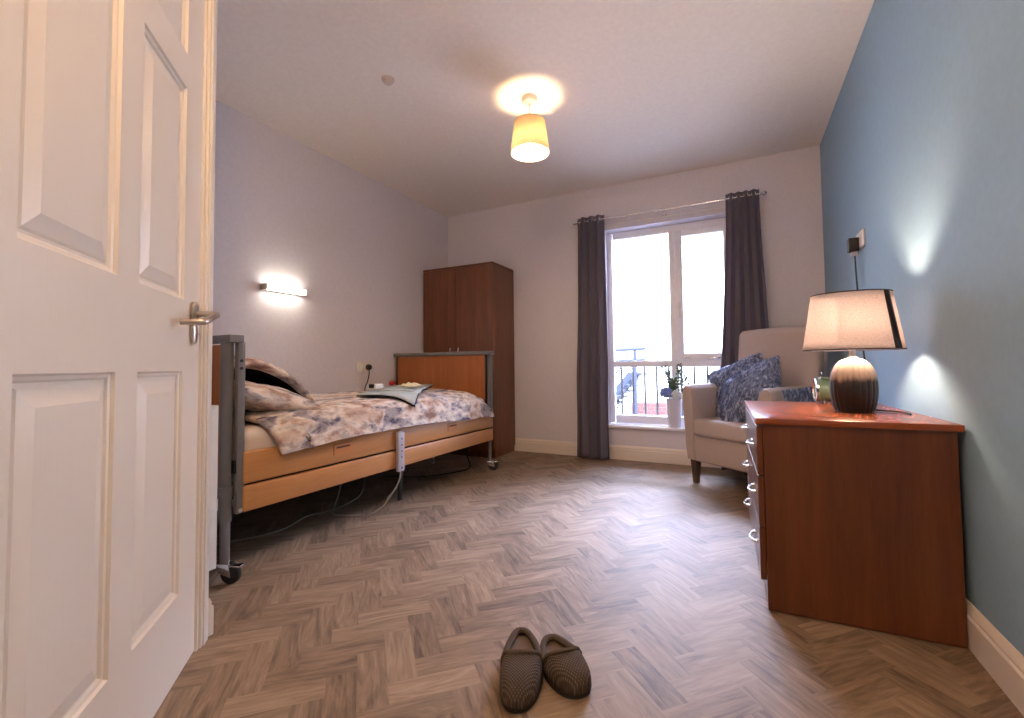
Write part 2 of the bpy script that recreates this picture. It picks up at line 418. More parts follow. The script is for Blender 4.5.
# ------------------------------------------------------------------ window
def build_window():
    y0, y1 = 4.065, 4.125
    b = MB()
    L, R, B, Tt = WX0, WX1, .30, 2.045
    b.box(L, L+.042, y0, y1, B, Tt, .006); b.box(R-.055, R, y0, y1, B, Tt, .006)
    b.box(L+.05, R-.05, y0+.002, y1, Tt-.065, Tt, .006); b.box(L+.05, R-.05, y0+.002, y1, B, .375, .006)
    mx = -.482
    b.box(mx-.028, mx+.028, y0+.001, y1, .37, Tt-.06, .005)          # mullion
    b.box(L+.04, mx-.026, y0+.002, y1, .806, .862, .005); b.box(mx+.026, R-.05, y0+.002, y1, .806, .862, .005)   # transom
    w = struct(b.build('window_1', M_upvc, angle=30), 'tall white window with small panes below a transom', 'window')
    s = MB(); sx0, sx1, sz0, sz1 = mx+.022, R-.05, .858, Tt-.058
    for a in ((sx0, sx0+.06, sz0, sz1), (sx1-.06, sx1, sz0, sz1)): s.box(a[0], a[1], y0-.016, y1-.01, a[2], a[3], .007)
    s.box(sx0+.055, sx1-.055, y0-.015, y1-.01, sz0, sz0+.062, .007); s.box(sx0+.055, sx1-.055, y0-.015, y1-.01, sz1-.06, sz1, .007)
    sash = s.build('opening_sash', M_upvc, w, angle=30)
    h = MB(); h.box(sx0+.02, sx0+.045, y0-.03, y0-.014, 1.30, 1.36, .004); h.box(sx0+.025, sx0+.04, y0-.042, y0-.028, 1.22, 1.345, .005); h.build('sash_handle', M_plas, sash)
    h = MB(); h.box(sx0+.24, sx0+.34, y0-.022, y0-.012, .871, .886, .003); h.box(sx0+.06, sx0+.10, y0-.024, y0-.014, .876, .891, .003); h.build('sash_stay', M_chrome, sash)
    g = MB()
    for a in ((L+.04, mx-.026, .861, Tt-.06), (L+.04, mx-.026, .37, .808), (mx+.026, R-.05, .37, .808), (sx0+.055, sx1-.055, sz0+.06, sz1-.058)):
        g.box(a[0], a[1], y0+.03, y0+.034, a[2], a[3])
    g.build('glass', M_glass, w, smooth=False)
    c = MB(); c.box(WX0, WX1, YB-.03, y0+.004, .275, .30, .006)
    c.build('window_sill', M_upvc, w)
build_window()

# ------------------------------------------------------------------ outside
M_render = mat('cream_render', (240, 234, 222), .9, nscale=(2, 2, 2))
m = bpy.data.materials.new('red_brick'); m.use_nodes = True; t = NT(m)
br = t.add('ShaderNodeTexBrick'); v = t.coords((1, 1, 1), (PI/2, 0, 0)); t.link(v, br.inputs['Vector'])
br.inputs['Color1'].default_value = lin((98, 54, 46)); br.inputs['Color2'].default_value = lin((86, 48, 42)); br.inputs['Mortar'].default_value = lin((112, 98, 92))
br.inputs['Scale'].default_value = 4.4; br.inputs['Mortar Size'].default_value = .012
t.link(br.outputs[0], t.b.inputs['Base Color']); t.b.inputs['Roughness'].default_value = .9; M_brick = m
M_pave = mat('pale_paving', (190, 186, 182), .9, nscale=(3, 3, 3))
M_stair = mat('blue_grey_steel', (34, 42, 58), .6, .1)
o = thing('neighbouring_building', 'pale rendered building with red brick base seen through the window', 'building', (-.3, 7.5, -.6))
b = MB(); b.box(-1.28, 4.2, 0, 2.5, .81, 5.2, .01); b.build('rendered_wall', M_render, o, smooth=False)
b = MB(); b.box(-1.28, 4.2, -.02, 2.5, 0, .81); b.build('brick_base', M_brick, o, smooth=False)
b = MB(); b.box(-5.0, 4.5, 4.2, 12, -.7, -.6); tag(b.build('courtyard_paving', M_pave, smooth=False), 'pale paving of the yard outside the window', 'ground', kind='structure')
# fire stair
o = thing('fire_stair', 'blue-grey steel outdoor stair seen behind the window bars', 'stairs', (-1.9, 6.45, -.6))
b = MB()
for yy in (0, .5):
    b.hexa([(-.09, yy, .62), (.03, yy, .62), (.03, yy+.03, .62), (-.09, yy+.03, .62), (.50, yy, 1.32), (.62, yy, 1.32), (.62, yy+.03, 1.32), (.50, yy+.03, 1.32)])
b.box(-.15, .62, 0, .52, .56, .68); b.build('stringer', M_stair, o, smooth=False)
for k in range(8):
    b = MB(); b.box(.0+k*.075, .16+k*.075, .02, .5, .665+k*.087, .70+k*.087); b.build('tread', M_stair, o, smooth=False)
b = MB()
b.tube([(-.3, 0, 1.62), (.75, 0, 1.66)], .028, 8); b.tube([(-.3, 0, 1.46), (.75, 0, 1.5)], .02, 8); b.tube([(.6, 0, 0), (.6, 0, 1.66)], .025, 8); b.tube([(-.12, 0, 0), (-.12, 0, 1.63)], .025, 8)
b.tube([(0, 0, .95), (.5, 0, 1.5)], .014, 8)
b.build('stair_rail', M_stair, o)
# window guard railing
o = thing('window_guard_railing', 'dark metal guard railing outside the lower window panes', 'railing', (-.5, 4.3, -.6))
b = MB(); b.box(-.9, .8, -.018, .018, 1.43, 1.455); b.box(-.9, .8, -.015, .015, .82, .84); 
for x in (-.88, .78): b.box(x-.02, x+.02, -.02, .02, 0, 1.43)
b.build('rail_frame', M_dark, o, smooth=False)
for k in range(14):
    b = MB(); x = -.71+k*.108; b.tube([(x, 0, .83), (x, 0, 1.44)], .0105, 8); b.build('bar', M_dark, o)

# ------------------------------------------------------------------ curtains and pole
PY = 3.87; PZ = 2.125
o = thing('curtain_pole', 'slim metal curtain pole with ball ends above the window', 'curtain pole', (-.5, PY, PZ))
b = MB(); b.tube([(-.77, 0, 0), (.69, 0, 0)], .007, 12); b.build('pole', M_chrome, o)
for s, x in ((-1, -.77), (1, .69)):
    b = MB(); b.lathe([(.007, 0), (.010, .003), (.010, .009), (.007, .012), (.014, .018), (.02, .03), (.014, .042), (.004, .048)], 18, M=T(x, 0, 0) @ RY(s*PI/2)); b.build('finial', M_chrome, o)
for x in (-.745, -.02, .665):
    b = MB(); b.tube([(x, YB-PY-.004, -.02), (x, .02, -.02), (x, 0, -.012)], .005, 8); b.lathe([(.016, 0), (.016, .005)], 16, M=T(x, YB-PY-.001, -.02) @ RX(PI/2)); b.build('bracket', M_chrome, o)
o = thing('net_curtain_wire', 'thin white wire strung just below the curtain pole', 'curtain wire', (-.5, YB-.012, 2.083))
b = MB(); b.tube([(-.56, 0, 0), (.54, 0, .0)], .004, 8); b.build('wire', M_plas, o)
for x in (-.56, .54):
    b = MB(); b.box(x-.008, x+.008, -.008, .012, -.008, .008, .002); b.build('hook', M_plas, o)

def curtain(label, x0t, x1t, x0b, x1b, folds, amp, z1, seed):
    o = thing('curtain', label, 'curtain', ((x0t+x1t)/2, PY, 0), 0, 'charcoal eyelet curtains')
    cx = (x0t+x1t)/2
    b = MB()
    def f(u, w):
        z = .012+(z1-.012)*(1-w)
        k = min(1, max(0, (w-.02)*1.2)); k = k*k*(3-2*k)
        x0 = x0t+(x0b-x0t)*k; x1 = x1t+(x1b-x1t)*k
        un = u + .018*math.sin(u*9+seed)*k
        ph = 2*PI*folds*un
        a = amp*(1-.25*k*math.sin(3*u+seed))*(.9+.25*noise.noise((u*5, w*2.2, seed)))
        x = x0+(x1-x0)*u + .012*math.sin(ph*2)*.6 + .015*k*noise.noise((u*3, w*3, seed+5))
        y = a*math.sin(ph) - .05*k*w + .012*k*noise.noise((u*6+3, w*4, seed))
        return (x-cx, y, z)
    b.grid(f, 110, 44)
    b.build('fabric', M_curt, o, angle=180, thick=.004)
    for i in range(int(folds*2)):
        u = (i+.5)/(folds*2)*1.0
        u = (i)/(folds*2)+1/(folds*4)*0
        x = x0t+(x1t-x0t)*u-cx
        r = MB(); 
        ring = [(x, .02*math.cos(a), PZ+.02*math.sin(a)) for a in (2*PI*k/20 for k in range(21))]
        r.tube(ring, .004, 6, caps=False); r.build('eyelet', M_chrome, o)
    return o
curtain('charcoal curtain hanging full length on the bed side of the window', -1.268, -1.02, -1.30, -1.0, 3.5, .036, 2.165, 1.0)
curtain('charcoal curtain hanging behind the armchair', -.05, .185, -.125, .245, 4.5, .030, 2.165, 4.0)

# ------------------------------------------------------------------ wardrobe
x0, x1, y0, y1 = -2.735, -1.955, 3.50, 3.925
o = thing('wardrobe', 'tall reddish-brown two-door wardrobe in the corner beyond the bed', 'wardrobe', ((x0+x1)/2, (y0+y1)/2, 0))
hx, hy = (x1-x0)/2, (y1-y0)/2
b = MB(); b.box(-hx, hx, -hy+.02, hy, .06, 1.775, .002); b.box(-hx+.01, hx-.01, -hy+.04, hy, 0, .06); b.build('carcass', M_wal, o, smooth=False)
b = MB(); b.box(-hx-.0, hx+.0, -hy-.002, hy, 1.758, 1.777, .002); b.build('top_panel', M_wal, o, smooth=False)
sx = -2.361-(x0+x1)/2
for a, c, hxx in ((-hx+.001, sx-.002, sx-.04), (sx+.002, hx-.001, sx+.05)):
    b = MB(); b.box(a, c, -hy, -hy+.018, .08, 1.755, .0015); d = b.build('door', M_wal, o, smooth=False)
    b = MB(); b.tube(bez([(hxx, -hy, .87), (hxx, -hy-.028, .88), (hxx, -hy-.03, .94), (hxx, -hy-.028, .995), (hxx, -hy, 1.005)], 5), .0055, 10); b.build('handle', M_chrome, d)

# ------------------------------------------------------------------ profiling bed
BX0, BX1, BY0, BY1 = -2.735, -1.75, 1.05, 3.13
BC = (-2.24, 2.09)
bed = thing('profiling_bed', 'beech and grey steel care bed with folded side boards along the left wall', 'bed', (BC[0], BC[1], 0))
def bl(x, y): return x-BC[0], y-BC[1]
def bbox(mb, x0, x1, y0, y1, z0, z1, bev=.002, seg=2):
    mb.box(x0-BC[0], x1-BC[0], y0-BC[1], y1-BC[1], z0, z1, bev, seg); return mb
bbox(MB(), -2.70, -1.795, 1.058, 1.078, .34, .925).build('headboard', M_beechv, bed, smooth=False)
bbox(MB(), BX0, -1.748, 1.045, 1.103, .932, .962, .004).build('head_cap', M_grey, bed)
bbox(MB(), -2.70, -1.79, 3.085, 3.105, .30, .918).build('footboard', M_beechv, bed, smooth=False)
bbox(MB(), BX0-.0, -1.742, 3.07, 3.135, .920, .950, .004).build('foot_cap', M_grey, bed)
for x in (-2.706, -1.797): bbox(MB(), x, x+.009, 3.075, 3.112, .28, .922).build('foot_edge_strip', M_dark, bed, smooth=False)
for yy, xs in ((1.064, (-1.796, -2.70)), (3.112, (-1.778, -2.715))):
    for x in xs:
        px, py = bl(x, yy); r0 = .0235 if yy < 2 else .017
        b = MB(); b.tube([(px, py, .235), (px, py, .30), (px, py, .93)], r0, 16); b.tube([(px, py, .33), (px, py, .37)], r0+.006, 16); p = b.build('post', M_grey, bed)
        b = MB(); b.tube([(px, py, .075), (px, py, .30)], r0*.78, 16); lg = b.build('leg', M_grey, bed)
        ang = .35 if yy < 2 else .5
        M = T(px, py, 0) @ RZ(ang)
        b = MB(); b.lathe([(.004, -.011), (.036, -.011), (.040, -.006), (.040, .006), (.036, .011), (.004, .011)], 24, M=M @ T(.028, 0, .040) @ RX(PI/2)); b.build('wheel', M_rub, lg)
        b = MB(); b.hexa([(-.012, -.02, .045), (.04, -.02, .028), (.04, .02, .028), (-.012, .02, .045), (-.022, -.02, .08), (.032, -.02, .08), (.032, .02, .08), (-.022, .02, .08)], .004, M=M)
        b.box(.028, .075, -.015, .015, .066, .074, .003, M=M)
        b.build('caster_fork', M_chrome, lg)
# vertical guides holding the side boards
for x in (-1.768, -2.722):
    b = MB(); bbox(b, x-.012, x+.014, 1.083, 1.112, .262, .935, .003); b.build('head_rail_guide', M_grey, bed)
    b = MB(); bbox(b, x-.012, x+.014, 3.10, 3.128, .245, .93, .003); b.build('foot_rail_guide', M_lilac if x < -2 else M_grey, bed)
px, py = bl(-1.754, 1.098)
for z, r_ in ((.86, .006), (.83, .006), (.275, .009)):
    b = MB(); b.tube([(px, py-.003, z), (px+.004, py-.003, z)], r_, 12); b.build('bolt', M_chrome if r_ > .008 else M_dark, bed)
b = MB(); b.box(px-.03, px-.004, py-.024, py-.014, .42, .47, .002); b.build('height_catch', M_black, bed)
# side boards
def board(x0, x1, za0, za1, zb0, zb1):
    b = MB(); ya, yb = 1.106, 3.118
    P = []
    for z in ((za0, zb0), (za1, zb1)):
        P += [(x0-BC[0], ya-BC[1], z[0]), (x1-BC[0], ya-BC[1], z[0]), (x1-BC[0], yb-BC[1], z[1]), (x0-BC[0], yb-BC[1], z[1])]
    b.hexa(P, .007, 3); return b.build('side_board', M_beech, bed, angle=50)
up = board(-1.772, -1.748, .372, .500, .345, .455); board(-1.772, -1.748, .262, .364, .243, .335)
board(-2.728, -2.704, .372, .500, .345, .455); board(-2.728, -2.704, .262, .364, .243, .335)
for yy, zz in ((1.60, .432), (2.55, .418)):
    px, py = bl(-1.748, yy)
    b = MB(); b.box(px-.004, px+.0012, py-.055, py+.055, zz-.026, zz+.026, .001); la = b.build('latch_plate', M_latch, bed, smooth=False)
    b = MB(); b.box(px+.0005, px+.0022, py-.038, py+.045, zz+.004, zz+.012, .0005); b.box(px+.0005, px+.0018, py-.055, py+.055, zz+.0245, zz+.0265); b.box(px+.0005, px+.0018, py-.056, py-.054, zz-.026, zz+.026); b.build('finger_slot', M_slot, la, smooth=False)
b = MB()
for x in (-2.62, -1.86): bbox(b, x-.02, x+.02, 1.10, 3.08, .30, .345)
for yy in (1.3, 1.9, 2.5, 2.95): bbox(b, -2.62, -1.86, yy-.02, yy+.02, .305, .34)
bbox(b, -2.66, -1.80, 1.11, 3.07, .345, .36)
b.build('mattress_platform', M_dark, bed, smooth=False)
b = MB(); bbox(b, -2.35, -2.18, 1.7, 2.4, .215, .30, .01); b.build('lift_motor', M_black, bed)
b = MB(); px, py = bl(-1.90, 2.21); b.hexa([(px-.006, py-.035, .0), (px+.006, py-.035, .0), (px+.006, py-.005, .0), (px-.006, py-.005, .0), (px-.008, py-.014, .3), (px+.008, py-.014, .3), (px+.008, py+.02, .3), (px-.008, py+.02, .3)], .002); b.build('support_strut', M_black, bed)
b = MB(); px, py = bl(-2.712, 3.05); b.sphere((px-.004, py-.02, .69), .024); b.tube([(px-.004, py-.02, .69), (px-.004, py+.05, .69)], .008); k = b.build('red_knob', mat('red_plastic', (196, 50, 62), .4), bed); k['label'] = 'small red knob at the wall side of the footboard'

# mattress, duvet, pillows
b = MB(); b.box(-.455, .455, -.98, .98, 0, .222, .045, 4)
ma = tag(b.build('mattress', M_sheet, loc=(-2.235, 2.09, .361), angle=60), 'white sheeted mattress lying on the care bed', 'mattress')

def duvet():
    b = MB(); cx, cy = -2.2, 2.15; y0, y1 = 1.215, 3.075
    prof = [(-2.715, .618), (-2.70, .632), (-2.62, .645), (-2.45, .655), (-2.25, .660), (-2.05, .658), (-1.90, .650), (-1.82, .636), (-1.772, .615), (-1.742, .588), (-1.724, .54), (-1.716, .49), (-1.714, .472)]
    pv = bez([(x, 0, z) for x, z in prof], 5)
    def f(u, w):
        y = y0+(y1-y0)*w
        i = u*(len(pv)-1); k = int(min(i, len(pv)-2)); p = pv[k].lerp(pv[k+1], i-k)
        x, z = p.x, p.z
        top = max(0, min(1, (z-.46)/.2))
        # foot end rolls down, head end thins
        e = max(0, (w-.86)/.14); z -= .13*e**2.2*top
        e2 = max(0, (.10-w)/.10); z -= .035*e2**2*top
        side = 1-top
        # hem: rises in the middle, dips at the corners
        hem = (.012*math.sin(w*7+.6) - .012*max(0, (.22-w)/.22) + .02*max(0, 1-abs(w-.5)/.35) - .045*max(0, (w-.6)/.4))
        z += hem*side
        z += .010*noise.noise((x*4.2, y*3.6, 1.7))*top + .006*noise.noise((x*10, y*8, 4.2))*(top+.25)
        x += .014*noise.noise((y*6, z*4, 8))*side + .006*noise.noise((y*17, z*6, 3))*side
        # diagonal head corner
        yy = y + .05*noise.noise((x*5, y*3, 6)) * (1 if w < .05 else 0) + (.05*side if w < .08 else 0)
        return (x-cx, yy-cy, max(z, .42))
    b.grid(f, 66, 90)
    # rolled hem so that the edges look padded
    o = b.build('duvet', M_bed, loc=(cx, cy, 0), angle=180, thick=.022, sub=0)
    return tag(o, 'cream, tan and slate patterned duvet spread over the bed', 'duvet')
duvet()

def pillow_pt(u, w, a, c, t, seed, top):
    U, W = 2*u-1, 2*w-1
    e = max(0, (1-abs(U)**2.6))*max(0, (1-abs(W)**2.6))
    h = t*e**.42
    pin = 1-.07*(abs(U)**2*(1-W*W)+0) ; pin2 = 1-.06*(abs(W)**2*(1-U*U))
    x = a*U*(1-.06*(1-W*W)*0)*(.93+.07*abs(W)); y = c*W*(.93+.07*abs(U))
    z = h*(1 if top else -.75) + .012*noise.noise((U*2.5, W*2.5, seed))*e + .006*noise.noise((U*7, W*7, seed))*e
    return Vector((x, y, z))
def pillow_mesh(a, c, t, seed, n=34, bend=None, M=None):
    bm = bmesh.new()
    for top in (True, False):
        V = [[bm.verts.new(pillow_pt(i/(n-1), j/(n-1), a, c, t, seed, top)) for j in range(n)] for i in range(n)]
        for i in range(n-1):
            for j in range(n-1):
                q_ = (V[i][j], V[i+1][j], V[i+1][j+1], V[i][j+1]); f = bm.faces.new(q_ if top else q_[::-1]); f.material_index = 0 if top or max(abs(2*(i+.5)/(n-1)-1), abs(2*(j+.5)/(n-1)-1)) > .86 else 1
    bmesh.ops.remove_doubles(bm, verts=bm.verts[:], dist=1e-5)
    if bend:
        for v in bm.verts: v.co = bend(v.co)
    if M is not None: bm.transform(M)
    return bm
def obj_bm(bm, name, mats, loc):
    me = bpy.data.meshes.new(name); bm.to_mesh(me); bm.free()
    for m_ in mats: me.materials.append(m_)
    me.polygons.foreach_set('use_smooth', [True]*len(me.polygons))
    o = bpy.data.objects.new(name, me); COL.objects.link(o); o.location = loc; return o
# lower pillow: lies against the headboard, nearer the room
bm = pillow_mesh(.36, .24, .085, 2.0, bend=lambda v: Vector((v.x, v.y, v.z - .10*(v.y+.05)**2 + .0)), M=RX(-.26))
tag(obj_bm(bm, 'pillow', [M_bed, M_bed], (-2.15, 1.335, .675)), 'patterned pillow lying flat at the head of the bed, its hem toward the room', 'pillow', 'patterned pillows')
# upper pillow: arched over, dark underside
def bend2(v):
    y = v.y; z = v.z
    return Vector((v.x, y, z + .11 - 1.35*(y+.10)**2))
bm = pillow_mesh(.33, .32, .05, 5.0, bend=bend2, M=RX(-.20))
tag(obj_bm(bm, 'pillow', [M_bed, M_navy], (-2.28, 1.41, .715)), 'patterned pillow propped up in an arch showing its dark navy underside', 'pillow', 'patterned pillows')

# folded garment and small things lying on the duvet
M_gar = mat('grey_green_jersey', (180, 187, 186), .9, spec=.15, noise_amt=.12, nscale=(30, 30, 30), bump=.2)
A, B_, C_, D_ = Vector((-1.95, 1.88, .668)), Vector((-1.722, 2.12, .58)), Vector((-2.25, 2.99, .675)), Vector((-2.58, 2.86, .68))
K = thing('folded_garment', 'grey-green folded garment with dark edge lying on the duvet', 'clothing', tuple(A))
def layer(lift, sh, seed):
    def f(u, w):
        p = (A*(1-u)+B_*u)*(1-w) + (D_*(1-u)+C_*u)*w
        c_ = (A+B_+C_+D_)/4; p = c_+(p-c_)*sh
        # follow the duvet where it rounds over the bed edge
        x = p.x; zt = .660 if x < -1.90 else .660-.075*max(0, (x+1.90)/.178)**1.8
        z = zt+lift+.006*noise.noise((p.x*9, p.y*9, seed))
        return Vector((p.x, p.y, z))-A
    return f
b = MB(); b.grid(layer(.010, 1.0, 1), 20, 30); b.build('lining', mat('black_jersey', (34, 36, 42), .9, spec=.1), K, angle=180, thick=.004)
b = MB(); b.grid(layer(.016, .975, 1), 20, 30); b.build('outer_fold', M_gar, K, angle=180, thick=.005)
b = MB(); b.grid(layer(.023, .80, 3), 16, 24, M=T(-.03, .12, 0)); b.build('upper_fold', M_gar, K, angle=180, thick=.006)
o = thing('remote_control', 'small white device with a black screen lying on the garment', 'remote control', (-2.08, 2.17, .690), 1.9)
b = MB(); b.box(-.06, .06, -.028, .028, 0, .032, .008, 3); b.build('case', M_plas, o)
b = MB(); b.box(-.061, -.05, -.018, .018, .008, .0325, .002); b.build('screen', M_black, o)
o = thing('folded_tissue', 'crumpled cream cloth lying on the folded garment', 'cloth', (-2.0, 2.43, .682), .9)
b = MB(); b.grid(lambda u, w: (-.07+.14*u+.02*noise.noise((u*3, w*3, 1)), -.07+.14*w+.02*noise.noise((u*3, w*3, 7)), .014+.022*abs(noise.noise((u*5, w*5, 3)))+.02*math.sin(PI*u)*math.sin(PI*w)), 18, 14)
b.build('cloth', mat('cream_cloth', (226, 216, 178), .9, bump=.2), o, angle=180, thick=.004)

# bed handset and cable
o = thing('bed_handset', 'grey handset hooked over the bed side board', 'handset', (-1.733, 2.005, .35))
b = MB(); b.box(-.012, .010, -.027, .027, -.115, .105, .006, 3); b.build('case', M_lilac, o)
b = MB(); b.box(-.06, .004, -.02, .02, .100, .109, .002); b.build('hook', M_lilac, o)
M_btn = mat('grey_button', (110, 108, 120), .5)
for k in range(4):
    b = MB(); b.lathe([(.005, 0), (.005, .002), (.004, .003)], 12, M=T(.010, 0, .07-.035*k) @ RY(PI/2)); b.build('button', M_btn, o)
b = MB(); b.tube([(.010, 0, -.095), (.0115, 0, -.095)], .006, 12); b.build('screw', M_dark, o)
L0 = Vector((-1.733, 2.005, .35))
pts = [(-1.733, 2.005, .235), (-1.735, 2.0, .19), (-1.75, 1.98, .14), (-1.77, 1.955, .10), (-1.80, 1.93, .045), (-1.85, 1.87, .012), (-1.93, 1.84, .01), (-2.03, 1.80, .01), (-2.10, 1.86, .02), (-2.13, 1.92, .08), (-2.12, 1.95, .22)]
b = MB(); b.tube([Vector(p)-L0 for p in bez(pts, 6)], .0045, 8); b.build('cable', M_cord, o)
b = MB(); b.tube([Vector(p)-L0 for p in [(-1.768, 1.958, .105), (-1.775, 1.95, .088)]], .009, 10); b.build('cable_plug', M_cord, o)
pts = [(-2.25, 1.23, .006), (-2.13, 1.40, .006), (-2.10, 1.55, .006), (-2.16, 1.72, .006), (-2.12, 1.84, .006), (-2.10, 1.98, .02), (-2.14, 2.12, .05), (-2.2, 2.2, .2)]
b = MB(); b.tube(bez(pts, 6), .0035, 8); tag(b.build('bed_power_cord', M_cord), 'thin grey cord trailing on the floor under the bed', 'cord', 'cords under the bed')
pts = [(-1.98, 2.62, .32), (-1.95, 2.60, .20), (-1.99, 2.66, .13), (-2.08, 2.72, .15), (-2.12, 2.74, .31)]
b = MB(); b.tube(bez(pts, 6), .006, 8); tag(b.build('hanging_cable_loop', M_cord), 'grey cable loop hanging beneath the foot end of the bed', 'cord', 'cords under the bed')
pts = [(-1.90, 2.96, .30), (-1.915, 3.0, .12), (-1.93, 3.05, .02), (-2.0, 2.9, .006), (-2.15, 2.7, .006), (-2.4, 2.6, .006)]
b = MB(); b.tube(bez(pts, 6), .004, 8); tag(b.build('black_floor_cable', M_black), 'black cable running over the floor below the foot of the bed', 'cord', 'cords under the bed')

# ------------------------------------------------------------------ radiator
o = thing('radiator', 'white panel radiator mounted behind the head of the bed', 'radiator', (-2.105, KY+.06, .14))
b = MB(); b.box(-.47, .47, .015, .05, .012, .548, .006); b.box(-.47, .47, -.025, -.005, .012, .548, .004)
b.build('panel', M_plas, o)
b = MB(); b.box(-.476, .480, -.028, .053, .545, .562, .003); b.build('top_grille', M_plas, o)
b = MB(); b.box(.468, .480, -.028, .053, .0, .55, .003); b.build('end_cover', M_plas, o)
for x in (-.28, .28):
    b = MB(); b.box(x-.02, x+.02, -.058, -.02, .1, .45); b.build('bracket', M_plas, o)
b = MB(); b.tube([(.44, .012, .03), (.44, .012, -.137)], .008); b.build('pipe', M_plas, o)

# ------------------------------------------------------------------ wall light, sockets, detector
o = thing('wall_light', 'lit white strip lamp on the wall above the bed', 'wall lamp', (XL, 1.985, 1.36))
b = MB(); b.box(.0005, .03, -.15, .16, -.019, .017, .003); b.build('backplate', M_plas, o)
b = MB(); b.box(.028, .062, -.135, .150, -.018, .016, .007, 3); b.build('diffuser', emit('strip_light', (255, 244, 222), 16), o)
for yy in (-.145, .157):
    b = MB(); b.box(.0005, .062, yy-.009, yy+.007, -.021, .019, .004); b.build('end_cap', M_steel if yy < 0 else M_plas, o)

o = thing('wall_socket', 'white double socket with black plug on the wall above the duvet', 'wall socket', (XL, 2.73, .83), 0, 'wall sockets')
b = MB(); b.box(.0, .010, -.075, .075, -.043, .043, .003); b.build('plate', M_plas, o)
b = MB(); b.box(.010, .035, -.06, -.02, -.03, .018, .005); b.build('white_plug', M_plas, o)
b = MB(); b.lathe([(.024, 0), (.026, .006), (.022, .028), (.014, .034)], 20, M=T(.010, .04, .0) @ RY(PI/2)); b.tube(bez([(.025, .04, -.02), (.028, .038, -.06), (.018, .03, -.12), (.012, .01, -.17), (.015, -.01, -.30)], 5), .004, 8); pl = b.build('black_plug', M_black, o)
b = MB(); b.tube(bez([(.025, -.04, -.03), (.016, -.04, -.08), (.01, -.042, -.28)], 5), .003, 8); b.build('white_cord', M_plas, o)

o = thing('wall_socket', 'white socket high on the blue wall with a black adapter plugged in', 'wall socket', (XR, 2.86, 1.46), 0, 'wall sockets')
b = MB(); b.box(-.009, 0, -.072, .072, -.043, .043, .003); b.build('plate', M_plas, o)
b = MB(); b.box(-.055, -.009, .0, .05, -.052, .018, .004); b.build('adapter', M_black, o)
b = MB(); b.box(-.04, -.012, .012, .038, -.075, -.05, .004); b.build('cord_grip', M_lilac, o)
cr = [(-.025, .025, -.07), (-.024, .024, -.15), (-.020, .02, -.3), (-.018, .0, -.5), (-.02, -.12, -.72)]
b = MB(); b.tube(bez(cr, 6), .004, 8); b.build('cord', M_black, o)

o = thing('smoke_detector', 'small round white detector on the ceiling', 'smoke detector', (-1.707, 1.875, H))
M_det = mat('grey_white_plastic', (206, 196, 190), .5)
b = MB(); b.lathe([(.036, 0), (.036, -.006), (.03, -.010)], 28, M=T(0, 0, 0)); b.build('base', M_det, o)
b = MB(); b.lathe([(.026, -.009), (.027, -.020), (.022, -.026), (.002, -.028)], 28); b.build('sensor_head', M_det, o)

# ------------------------------------------------------------------ pendant lamp
PX, PYY = -1.078, 2.406
o = thing('pendant_lamp', 'lit cream fabric pendant lamp hanging from the ceiling', 'pendant lamp', (PX, PYY, H))
b = MB(); b.lathe([(.047, 0), (.047, -.012), (.042, -.03), (.030, -.036), (.004, -.038)], 28); b.build('ceiling_rose', M_plas, o)
b = MB(); b.tube([(0, 0, -.036), (0, 0, -.17)], .0035, 8); b.build('cord', M_plas, o)
b = MB(); b.lathe([(.006, -.125), (.014, -.132), (.017, -.15), (.017, -.20), (.022, -.204), (.022, -.214), (.015, -.216)], 20); lh = b.build('lampholder', M_plas, o)
b = MB(); N = 48; zt, zb, rt_, rb = -.150, -.338, .092, .116
b.lathe([(rt_, zt), (rb, zb)], N, caps=False); b.build('lamp_shade', M_pend, o, angle=180, thick=.0015)
b = MB()
for a in (0, 2*PI/3, 4*PI/3): b.tube([(.02*math.cos(a), .02*math.sin(a), -.206), (rt_*math.cos(a), rt_*math.sin(a), zt-.004)], .0015, 6)
b.tube([(rt_*math.cos(a), rt_*math.sin(a), zt) for a in (2*PI*k/40 for k in range(41))], .002, 6, caps=False)
b.build('shade_carrier', M_plas, o)
b = MB(); b.tube([(rb*math.cos(a), rb*math.sin(a), zb) for a in (2*PI*k/40 for k in range(41))], .002, 6, caps=False); b.build('shade_ring', M_plas, o)
b = MB(); b.lathe([(.012, -.215), (.014, -.240), (.026, -.268), (.031, -.288), (.027, -.306), (.016, -.317), (.003, -.321)], 20); b.build('bulb', emit('warm_bulb', (255, 214, 164), 320), o)

